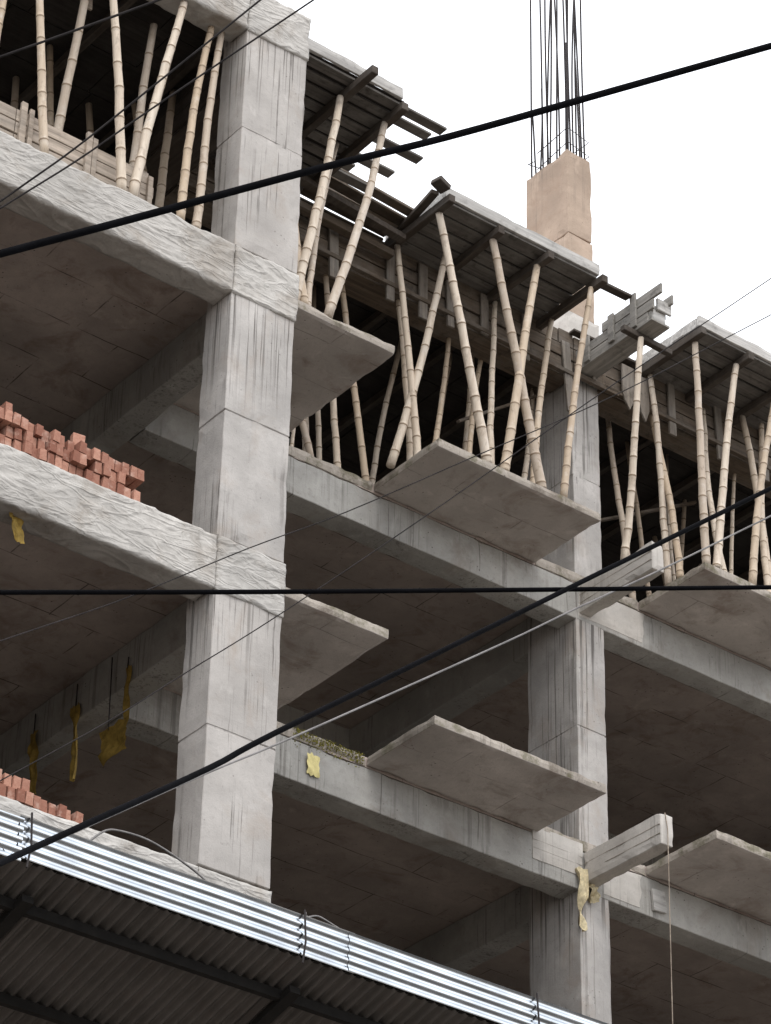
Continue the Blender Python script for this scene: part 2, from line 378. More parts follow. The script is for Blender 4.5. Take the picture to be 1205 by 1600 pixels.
# the tan stump above the top deck, with its starter bars
mb = MB(); rough(XB0 - .02, XB1 - .03, DB, YB1 - .03, 6.5, 7.62, .1, .004, .012, mb=mb); rough(XB0 - .013, XB1 - .036, DB + .006, YB1 - .034, 7.626, 8.83, .09, .005, .014, mb=mb)
stump = part(mb, 'column', MAT['tan'], 'freshly cast tan column stump with bare bars on top')
mb = MB(); rough(XB0 - .05, XB1 + .02, DB - .02, YB1, 6.05, 6.5, .08, .012, .03, mb=mb)
part(mb, 'column_kicker', MAT['fresh'])
def bar(pts, r):
    mb = MB(); mb.tube([(p[0], p[1], p[2]) for p in pts], r, 6); return mb.build('rebar', MAT['steel'], stump, smooth=True)
BX = [XB0 + .04, XB0 + .125, XB0 + .21, XB0 + .30]
spots = [(BX[0], DB + .05), (BX[1], DB + .05), (BX[2], DB + .05), (BX[3], DB + .05), (BX[0], DB + .21), (BX[3], DB + .2), (BX[0], DB + .37), (BX[3], DB + .38), (BX[0], DB + .53), (BX[3], DB + .52), (BX[0], DB + .69), (BX[1], DB + .69), (BX[2], DB + .69), (BX[3], DB + .69)]
spots += [(BX[0] + .04, DB + .06), (BX[3] - .05, DB + .3), (BX[0] + .03, DB + .45), (BX[2] + .04, DB + .06)]
tops = [12.5, 12.3, 10.35, 12.7, 12.6, 12.4, 12.2, 10.9, 10.1, 12.4, 12.6, 9.9, 12.3, 12.5, 12.2, 12.6, 11.6, 12.1]
for (x, y), t in zip(spots, tops):
    lx, ly = random.uniform(-.07, .07), random.uniform(-.07, .07)
    z0 = 8.7; pts = []
    for i in range(9):
        s = i / 8; pts.append((x + lx * s * s + .012 * math.sin(3 * s + x * 40), y + ly * s * s + .012 * math.sin(4 * s + y * 30), z0 + (t - z0) * s))
    bar(pts, .0115)
def tie(z, gap):
    a, b, c, d = (XB0 + .01, DB + .02), (XB1 - .06, DB + .02), (XB1 - .06, DB + .72), (XB0 + .01, DB + .72)
    loop = [(d[0] - .03, d[1] - .2, z + .02 - gap), (*a, z), (*b, z - .06), (*c, z - .03), (*d, z - gap), (d[0], d[1] - .12, z - gap - .03)]
    mb = MB(); mb.tube(loop, .006, 6); mb.build('tie', MAT['steel'], stump)
tie(9.16, .1); tie(8.95, .13)

# wrinkled edge beams of the near bay: the shuttering was lined with loose sheeting, so the faces are creased
def crease(p, q):
    if p.y < 0.02:
        w = Vector((p.x * 1.0 + p.z * .6, p.z * 2.3 - p.x * .35, 0)); w += noise.noise_vector(Vector((p.x * .9, 3.1, p.z * 1.6))) * .7
        r = max(0, 1 - abs(noise.noise(w * 1.9)) * 4.0); r2 = max(0, 1 - abs(noise.noise(w * 4.4 + Vector((7, 3, 1)))) * 3.6)
        q = q + Vector((0, -(.009 * r ** 1.6 + .007 * r2 ** 1.6), 0))
        q.z += 0.012 * noise.noise(Vector((p.x * 2.4, 0, p.z * 2)))
    return q
for z in LV:
    hi = z - .002; lo = z - .535
    mb = MB(); rough(-4.7, .0, -.012, .28, lo, hi, .024, .003, .02, disp=crease, mb=mb)
    part(mb, 'beam', MAT['wrinkle'], bevel=0, smooth=True)
    mb = MB(); rough(.002, .706, -.012, .30, lo - .008, hi, .024, .004, .012, disp=crease, mb=mb)
    part(mb, 'beam', MAT['wrinkle'], 'rough beam end wrapped round the near column', bevel=0, smooth=True)
mb = MB(); rough(-12, -5.4, -.012, .28, -.535, 0, .3, mb=mb); part(mb, 'beam', MAT['beam'])
# floor slabs
for z in LV[:3]:
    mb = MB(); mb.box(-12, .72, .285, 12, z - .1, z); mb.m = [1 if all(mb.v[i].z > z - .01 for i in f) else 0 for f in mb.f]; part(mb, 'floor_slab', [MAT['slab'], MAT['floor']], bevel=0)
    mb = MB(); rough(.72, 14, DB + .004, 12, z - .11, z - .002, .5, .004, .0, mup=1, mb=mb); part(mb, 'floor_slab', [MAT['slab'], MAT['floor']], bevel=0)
for z in (-6.2, -9.3, -12.4):
    mb = MB(); mb.box(-12, .72, .05, 12, z - .12, z); mb.box(.722, 14, DB, 12, z - .12, z); part(mb, 'floor_slab', MAT['slab'], bevel=0)
# edge beams of the set-back bays
for z in LV[:3]:
    for a, b in ((.585, XB0 + .02), (XB0 + .02, 11.3)):
        mb = MB(); rough(a, b, DB - .006, DB + .29, z - .545, z - .115, .1, .005, .012, mb=mb); part(mb, 'beam', MAT['beam'])
mb = MB(); rough(5.32, XB0 + .04, DB - .016, DB + .05, -.40, -.03, .09, .004, .01, mb=mb)
for zz in (-.19, -.28): mb.box(5.33, XB0 + .03, DB - .018, DB - .012, zz, zz + .006)
part(mb, 'beam_patch', MAT['fresh'], 'pale recast length of beam beside the stub')
for z0_, x1_ in ((3.1, 6.86), (0., 6.72)):
    def tear(p, q):
        if p.x > x1_ - .05: q.x += .12 * noise.noise(Vector((p.z * 5, z0_, 2)))
        return q
    mb = MB(); rough(XB1 - .35 if z0_ > 1 else XB0 + .3, x1_, DB - .012, DB + .05, z0_ - .50, z0_ - .12, .06, .004, .01, disp=tear, mb=mb)
    part(mb, 'beam_patch', MAT['fresh'], 'pale recast length of beam right of the far column')
# cross beams running in from the columns, and the next line of beams
for z in LV[:3]:
    mb = MB(); rough(.30, .58, .43, 6.2, z - .55, z - .102, .2, .005, .012, mb=mb); part(mb, 'beam', MAT['beam'])
    mb = MB(); rough(5.99, 6.27, YB1, 6.2, z - .55, z - .112, .2, .005, .012, mb=mb); part(mb, 'beam', MAT['beam'])
    mb = MB(); mb.box(-12, 14, 6.2, 6.5, z - .55, z - .115); part(mb, 'beam', MAT['beam'])
    mb = MB(); mb.box(-2.35, -2.1, .285, 6.2, z - .42, z - .102) if z < -9 else mb.box(-5.2, -4.9, .43, 6.2, z - .55, z - .102); part(mb, 'beam', MAT['beam'])
mb = MB(); mb.box(-12, 14, 11.9, 12.1, -15.85, 6.1); part(mb, 'added_rear_wall', MAT['wallbrick'], bevel=0)  # unseen wall, added to keep light out of the bays from behind
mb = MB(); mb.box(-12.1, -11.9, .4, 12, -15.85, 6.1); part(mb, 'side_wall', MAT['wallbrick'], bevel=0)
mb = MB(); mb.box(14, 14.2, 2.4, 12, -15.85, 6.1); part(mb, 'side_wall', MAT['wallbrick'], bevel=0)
# balcony slabs
def balcony(x0, x1, y0, y1, z, label, broken=False):
    def dz(p, q):
        if broken and p.x > x1 - .06:
            q.x -= max(0, noise.noise(Vector((p.y * 3.1, 2, z)))) * .07
        return q
    mb = MB(); rough(x0, x1, y0, y1, z - .1, z, .045, .004, .013, disp=dz, mtop=1, mb=mb)
    return part(mb, 'balcony_slab', [MAT['edge'], MAT['balc']], label, bevel=.004)
for z, nm in ((3.1, 'upper'), (0., 'lower')):
    balcony(.715, 2.05, .29, DB + .01, z + .001, 'broken edged slab jutting from the near column' if z > 1 else None, broken=z > 1)
    balcony(3.29, 5.39, 1.21, DB - .004, z + .001, None)
    balcony(6.80, 8.92, 1.21, DB - .004, z + .001, None)
balcony(.715, 2.05, .29, DB + .01, -3.1, None); balcony(3.29, 5.39, 1.21, DB - .004, -3.1, None)
# worn, mossy slab nosing on the beam between the slabs
for z in (3.1, 0.):
    for a, b in ((2.05, 3.29), (5.39, 6.80)):
        mb = MB(); rough(a, b, DB - .012, DB + .1, z - .113, z + .012, .05, .008, .02, mb=mb); part(mb, 'slab_nosing', MAT['edge'], bevel=.003)
# cantilever stubs
for z in (3.1, 0.):
    mb = MB(); rough(5.97, 6.14, 1.11, DB - .01, z - .47, z - .13, .07, .006, .016, mb=mb); part(mb, 'cantilever_beam', MAT['fresh'])
    mb = MB()
    for yy in (1.5, 1.9): mb.box(5.968, 5.974, 1.12, DB - .02, z - .36 + (yy - 1.5) * .25, z - .353 + (yy - 1.5) * .25)
    part(mb, 'board_mark', MAT['edge'], bevel=0)

# ------------------------------------------------------------------ shuttering of the deck being cast
def deck(name, label, X0, X1, Y0, Y1, nb, bearers, edge, ragged=None, group='timber balcony decks'):
    t = thing(name, label, 'formwork', (X0, Y1, 6.0), group)
    y = Y0; wb = (Y1 - Y0) / nb
    for i in range(nb):
        x1 = X1 + random.uniform(-.02, .02)
        if ragged: x1 = ragged[min(i, len(ragged) - 1)]
        mb = MB(); dz = random.uniform(-.004, .004)
        mb.bar((X0 - random.uniform(0, .03), y + wb * .47, 6.105 + dz), (x1, y + wb * .47 + random.uniform(-.012, .012), 6.105 + dz + random.uniform(-.006, .006)), wb * random.uniform(.86, .94) if not ragged or x1 < 2.2 else .115, .028)
        mb.build('deck_board', MAT['deck'], t, bevel=.003); y += wb
    mb = MB(); mb.box(X0, X1 if not ragged else 2.1, Y0 + .01, Y1 if not ragged else 1.75, 6.124, 6.134); mb.build('shutter_sheet', MAT['ply'], t)
    for (x, ya, yb, dr) in bearers:
        mb = MB(); mb.bar((x, ya, 6.035 + random.uniform(-.01, .0)), (x + dr, yb, 6.035), .08, .095); mb.build('bearer', MAT['bearer'], t, bevel=.006)
    if edge:
        mb = MB(); rough(edge[0], edge[1], Y0 - .03, Y0 + .02, 6.121, 6.265, .09, .004, .01, mb=mb)
        mb.build('edge_board', MAT['boardedge'], t, bevel=.004)
        if edge[2]:
            mb = MB(); rough(edge[0], edge[0] + .05, Y0 + .022, Y1, 6.121, 6.25, .1, .004, .008, mb=mb); mb.build('edge_board', MAT['boardedge'], t, bevel=.004)
    return t
deck('balcony_deck', 'ragged timber deck beside the near column with loose boards sticking out into the sky', .74, 2.15, .30, 2.2, 11,
     [(1.52, .02, 2.2, .02), (2.08, .26, 1.75, .02)], (.74, 2.06, False),
     ragged=[2.66, 2.60, 2.12, 2.76, 2.13, 2.67, 2.3, 2.68, 2.13, 2.1, 2.12])
deck('balcony_deck', 'timber deck with pale edge board in front of the tan column stump', 3.34, 5.42, 1.22, DB - .03, 5,
     [(3.33, 1.08, 2.3, .0), (4.05, 1.16, 2.22, .02), (4.72, 1.15, 2.2, -.02), (5.42, 1.10, 2.3, .0)], (3.33, 5.43, True))
deck('balcony_deck', 'timber deck with pale edge board at the right edge, over the right balcony slab', 6.84, 8.95, 1.20, DB - .03, 5,
     [(6.85, 1.12, 2.3, .0), (7.56, 1.13, 2.2, .02), (8.25, 1.14, 2.2, 0), (8.9, 1.13, 2.2, 0)], (6.83, 8.96, True))

def beamform(label, x0, x1, battens, bottom=5.6, segs=3):
    t = thing('beam_formwork', label, 'formwork', (x0, DB, 5.6), 'side shutters of the top beams')
    zs = [bottom, bottom + .17, bottom + .34, 6.14]
    for a, b in zip(zs[:-1], zs[1:]):
        x = x0
        while x < x1 - .05:
            e = min(x1, x + random.uniform(1.3, 2.4))
            mb = MB(); o = random.uniform(-.012, .012)
            mb.bar((x + .006, DB - .055 + o, (a + b) / 2), (e - .006, DB - .055 + o, (a + b) / 2 + random.uniform(-.012, .012)), .028, b - a - random.uniform(.006, .03))
            mb.build('side_board', MAT['timber'], t, bevel=.003); x = e
    mb = MB(); mb.box(x0, x1, DB - .028, DB + .3, bottom, 6.13); mb.build('beam_backing', MAT['slab'], t)  # solid backing added to keep the gaps between boards dark
    mb = MB(); mb.box(x0, x1, DB - .02, DB + .33, bottom - .035, bottom - .003); mb.build('bottom_board', MAT['timber'], t, bevel=.003)
    mb = MB(); mb.bar((x0, DB - .1, bottom - .02), (x1, DB - .1, bottom - .05), .06, .05); mb.build('waling', MAT['timber'], t, bevel=.004)
    for x, za, zb, w, lean in battens:
        mb = MB(); mb.bar((x, DB - .09, zb), (x + lean, DB - .10, za), w, .03, up=(0, 1, 0)); mb.build('batten', MAT['timber_v'], t, bevel=.004)
    return t
t = thing('beam_formwork', 'timber shutter of the top cross beam running in from the near column', 'formwork', (.5, .45, 5.6), 'side shutters of the top beams')
for x in (.26, .72):
    for a, b in ((5.6, 5.77), (5.78, 5.94), (5.95, 6.1)):
        mb = MB(); mb.bar((x, .43, (a + b) / 2), (x, 6, (a + b) / 2), .028, b - a); mb.build('side_board', MAT['bearer'], t)
mb = MB(); mb.box(.275, .705, .43, 6, 5.57, 5.6); mb.build('bottom_board', MAT['bearer'], t)
mb = MB(); mb.box(.28, .7, .44, 6, 5.605, 6.12); mb.build('beam_backing', MAT['slab'], t)
beamform('long timber beam shutter behind the middle deck with battens hanging below it', .74, 5.9,
         [(2.62, 5.30, 5.98, .115, .02), (3.36, 5.36, 6.1, .10, .01), (3.80, 5.33, 6.04, .11, .0), (4.15, 5.4, 6.0, .09, .02), (4.63, 5.52, 6.05, .1, .0), (1.75, 5.35, 6.1, .1, .0), (2.1, 5.4, 6.1, .1, 0), (5.2, 5.45, 6.05, .09, .0), (5.76, 5.05, 5.96, .11, .07)])
beamform('timber beam shutter right of the far column with pointed boards hanging from it', 6.3, 11.2,
         [(7.3, 5.4, 6.1, .1, 0), (8.0, 5.38, 6.1, .1, .02), (8.7, 5.4, 6.1, .1, 0)], bottom=5.62)
# box of boards round the far column's head and the pointed offcuts
t = thing('column_shutter', 'short timber box shutter round the head of the far column', 'formwork', (6.1, DB, 5.6))
for i, (a, b) in enumerate(((5.60, 5.76), (5.77, 5.93), (5.94, 6.1))):
    mb = MB(); mb.box(5.905, 6.36, DB - .075, DB - .045, a, b); mb.build('side_board', MAT['timber'], t, bevel=.003)
    mb = MB(); mb.box(5.87, 5.90, DB - .05, YB1, a, b); mb.build('side_board', MAT['timber'], t, bevel=.003)
mb = MB(); mb.bar((6.12, DB - .12, 6.0), (6.14, DB - .12, 5.6), .05, .05, up=(0, 1, 0)); mb.build('batten', MAT['timber_v'], t, bevel=.004)
mb = MB(); mb.box(5.9, 6.5, DB - .13, DB - .08, 5.55, 5.61); mb.build('waling', MAT['timber'], t, bevel=.004)
mb = MB(); mb.bar((5.84, DB - .11, 6.13), (6.62, DB - .13, 6.14), .09, .03); mb.bar((6.3, DB - .12, 6.08), (7.0, DB - .12, 6.1), .1, .035); mb.build('cap_board', MAT['bearer'], t, bevel=.004)
def pointed(x, z0, z1, w, lab):
    mb = MB(); y0, y1 = DB - .15, DB - .125
    pr = [(x - w / 2, z1), (x + w / 2, z1), (x + w / 2, z0 + .16), (x + w * .1, z0), (x - w * .32, z0 + .1), (x - w / 2, z0 + .2)]
    n = len(pr); mb.add([(a, y, b) for y in (y0, y1) for a, b in pr], [tuple(range(n - 1, -1, -1)), tuple(range(n, 2 * n))] + [(i, (i + 1) % n, n + (i + 1) % n, n + i) for i in range(n)])
    o = mb.build('timber_board', MAT['timber_v'], None, (x, y0, z0), bevel=.003); setp(o, lab, 'board', 'pointed boards right of the far column')
pointed(6.62, 5.42, 6.0, .17, 'pointed timber board hanging just right of the far column, the wider one')
pointed(6.85, 5.36, 5.95, .14, 'pointed timber board hanging left of the right deck, the narrower one')

# shutter of the top cantilever stub
t = thing('stub_formwork', 'grey timber box shutter jutting out into the sky between the two decks', 'formwork', (6.05, DB, 5.65))
for i, (z, ya, yb) in enumerate(((5.72, 1.02, 2.2), (5.85, .93, 2.2), (5.98, .80, 1.75))):
    mb = MB(); mb.bar((5.945, ya, z), (5.945, yb, z + .01), .03, .122); mb.build('side_board', MAT['grey_t'], t, bevel=.004)
    mb = MB(); mb.bar((6.165, ya + .07, z - .01), (6.165, yb, z), .03, .118); mb.build('side_board', MAT['grey_t'], t, bevel=.004)
mb = MB(); mb.bar((6.055, .95, 5.655), (6.055, 2.2, 5.655), .26, .03); mb.build('bottom_board', MAT['grey_t'], t, bevel=.004)
mb = MB(); mb.box(5.97, 6.14, .97, 1.0, 5.68, 5.86); mb.build('end_board', MAT['boardedge'], t, bevel=.004)
mb = MB(); mb.box(6.0, 6.2, .93, .96, 5.80, 5.95); mb.build('end_board', MAT['boardedge'], t, bevel=.004)
for y, za, zb in ((1.22, 5.68, 6.12), (1.58, 5.70, 6.06), (1.98, 5.66, 5.99)):
    mb = MB(); mb.box(5.90, 5.928, y - .045, y + .045, za, zb); mb.build('batten', MAT['grey_t'], t, bevel=.004)
mb = MB(); mb.bar((5.75, 1.22, 5.60), (6.45, 1.24, 5.60), .07, .07); mb.build('bearer', MAT['bearer'], t, bevel=.006)
mb = MB(); mb.bar((5.47, 1.24, 6.06), (5.9, 1.27, 6.10), .1, .035)
setp(mb.build('timber_plank', MAT['bearer'], None, (5.47, 1.24, 6.06), bevel=.004), 'short dark plank bridging from the middle deck to the grey box shutter', 'plank')

# long boards and poles lying between the ragged deck and the middle deck
for i, (a, b, w, h, mat, lab) in enumerate((
    ((1.9, 1.62, 6.19), (3.35, 1.70, 6.19), .12, .035, 'timber', 'outermost of the long boards lying behind the ragged deck'),
    ((1.5, 1.78, 6.20), (3.3, 1.86, 6.18), .14, .035, 'timber', 'second long board lying behind the ragged deck'),
    ((1.3, 1.94, 6.19), (3.4, 2.0, 6.21), .12, .05, 'pale', 'pale long board lying behind the ragged deck'),
    ((1.2, 2.08, 6.19), (3.3, 2.13, 6.20), .13, .04, 'timber', 'innermost long board lying behind the ragged deck, on the beam shutter'),
    ((1.0, 1.70, 5.98), (3.3, 1.86, 5.96), .10, .07, 'bearer', 'dark squared timber slung below the long boards'),
    ((1.0, 1.98, 5.88), (3.3, 2.05, 5.86), .10, .08, 'timber', 'brown squared timber slung below the long boards, nearest the shutter'))):
    mb = MB(); mb.bar(a, b, w, h); setp(mb.build('timber_plank', MAT[mat], None, a, bevel=.004), lab, 'plank', 'long timbers between the decks')
mb = MB(); mb.bar((.76, 2.27, 6.158), (3.3, 2.28, 6.162), .17, .03); setp(mb.build('timber_plank', MAT['timber'], None, (.76, 2.27, 6.16), bevel=.004), 'wide board capping the beam shutter behind the ragged deck', 'plank', 'long timbers between the decks')
mb = MB(); mb.tube([(2.2, 1.9, 6.26), (2.7, 1.93, 6.265), (3.28, 1.95, 6.255)], .035, 10)
setp(mb.build('bamboo_pole', MAT['bamboo'], None, (2.2, 1.9, 6.26), smooth=True), 'reddish bamboo pole lying on the long boards behind the ragged deck', 'pole')
mb = MB(); mb.bar((3.14, 1.12, 6.2), (3.30, 1.15, 6.16), .14, .06); mb.bar((3.2, 1.2, 6.12), (3.36, 2.2, 6.12), .09, .05)
setp(mb.build('timber_offcut', MAT['bearer'], None, (3.2, 1.2, 6.1), bevel=.006), 'black timber offcut at the outer left corner of the middle deck', 'offcut')

# under-side shuttering of the top floor
def slabform(label, x0, x1, y0, y1, row):
    t = thing('slab_formwork', label, 'formwork', (x0, y0, 6.0), 'shuttering under the top floor')
    y = y0; i = 0
    while y < y1 - .01:
        e = min(y1, y + row); mb = MB(); x = x0 - random.uniform(0, .8)
        while x < x1:
            f = min(x1, x + 1.25); a = max(x, x0); z = 6.06 + random.uniform(0, .012)
            if f > a + .02: mb.box(a + .005, f - .005, y + .006, e - .006, z, z + .02)
            x += 1.25
        mb.build('shutter_sheet', MAT['ply'], t); y = e; i += 1
    x = x0 + .35
    while x < x1 - .1:
        mb = MB(); mb.bar((x, y0 + .02, 6.0), (x + random.uniform(-.08, .08), min(y1, y0 + 5), 6.0), .07, .09); mb.build('bearer', MAT['bearer'], t); x += .95
    mb = MB(); mb.box(x0, x1, y0 + .01, y1, 6.1, 6.2); mb.build('fresh_slab', MAT['slab'], t)
slabform('dark board shuttering under the top floor of the near bay', -6, .24, .30, 9, .6)
slabform('dark board shuttering under the top floor of the set-back bays', .74, 13, DB + .34, 9, .6)
t = thing('shuttering_panel', 'pale tan shuttering boards standing on the upper ledge of the near bay, with short battens', 'formwork', (-2.5, .3, 3.1))
rowz = [3.10, 3.245, 3.385, 3.52, 3.66]
for a, b in zip(rowz[:-1], rowz[1:]):
    for x0, x1 in ((-4.6, -2.2), (-2.2, -.76)):
        mb = MB(); o = random.uniform(-.008, .008); e = random.uniform(-.05, .02) if x1 > -1 else 0
        mb.bar((x0 + .004, .26 + o, (a + b) / 2 + .002), (x1 - .004 + e, .26 + o, (a + b) / 2 + random.uniform(-.005, .012)), .03, b - a - .012); mb.build('board', MAT['pale'], t, bevel=.003)
for x, w, top in ((-3.9, .07, 3.72), (-3.1, .07, 3.74), (-2.14, .06, 3.74), (-2.06, .045, 3.70), (-1.46, .06, 3.76), (-1.40, .05, 3.72), (-.93, .05, 3.72), (-.80, .05, 3.60)):
    mb = MB(); mb.box(x - w / 2, x + w / 2, .205, .243, 3.10, top); mb.build('batten', MAT['pale'], t, bevel=.004)
# scrap above the near bay and beside the near column
mb = MB(); mb.bar((-1.42, .6, 6.0), (-1.40, .6, 5.55), .10, .03, up=(0, 1, 0)); setp(mb.build('timber_board', MAT['pale'], None, (-1.4, .6, 5.5), bevel=.004), 'end of a pale board hanging at the top edge above the upper left bay', 'board')
mb = MB(); mb.bar((.80, .24, 6.35), (.80, .26, 5.52), .05, .03, up=(0, 1, 0)); setp(mb.build('timber_lath', MAT['boardedge'], None, (.8, .25, 5.5), bevel=.003), 'pale upright lath against the right side of the near column, under the top', 'lath')

# ------------------------------------------------------------------ bamboo props
def prop(F, T, r, label, group):
    F = Vector(F); T = Vector(T); L = (T - F).length; d = (T - F) / L
    rnd = random.Random(label + str(F[:]))
    side = d.cross(Vector((rnd.uniform(-1, 1), rnd.uniform(-1, 1), .1))).normalized(); amp = rnd.uniform(.015, .06); r *= rnd.uniform(.86, 1.12); ph = rnd.uniform(.7, 1.3)
    s2 = d.cross(side); a2 = rnd.uniform(-.012, .012)
    pts, rs, mi = [], [], []
    def at(s): return F + d * (s * L) + side * amp * math.sin(math.pi * s * ph) + s2 * a2 * math.sin(2 * math.pi * s)
    s = 0; pts.append(at(0)); rs.append(r * 1.0)
    kink = Vector((0, 0, 0)); pos = rnd.uniform(.05, .2)
    while pos < L - .08:
        taper = 1 - .24 * pos / L
        sl = pos / L; e = .011 / L
        k = Vector((rnd.uniform(-1, 1), rnd.uniform(-1, 1), 0)) * .004
        for ds, f, m in ((-4.2 * e, 1.0, 0), (-1.2 * e, 1.06, 0), (-.5 * e, 1.12, 1), (.5 * e, 1.10, 1), (1.3 * e, 1.03, 0), (4.2 * e, .99, 0)):
            pts.append(at(sl + ds) + k); rs.append(r * taper * f); mi.append(m)
        pos += rnd.uniform(.15, .36) * (1 + .25 * (pos / L))
    pts.append(at(1)); rs.append(r * .76); mi.append(0)
    mb = MB(); mb.tube(pts, rs, 10, mis=mi)
    o = mb.build('bamboo_prop', [MAT['bamboo'], MAT['node']], None, F, smooth=True)
    return setp(o, label, 'bamboo prop', group)
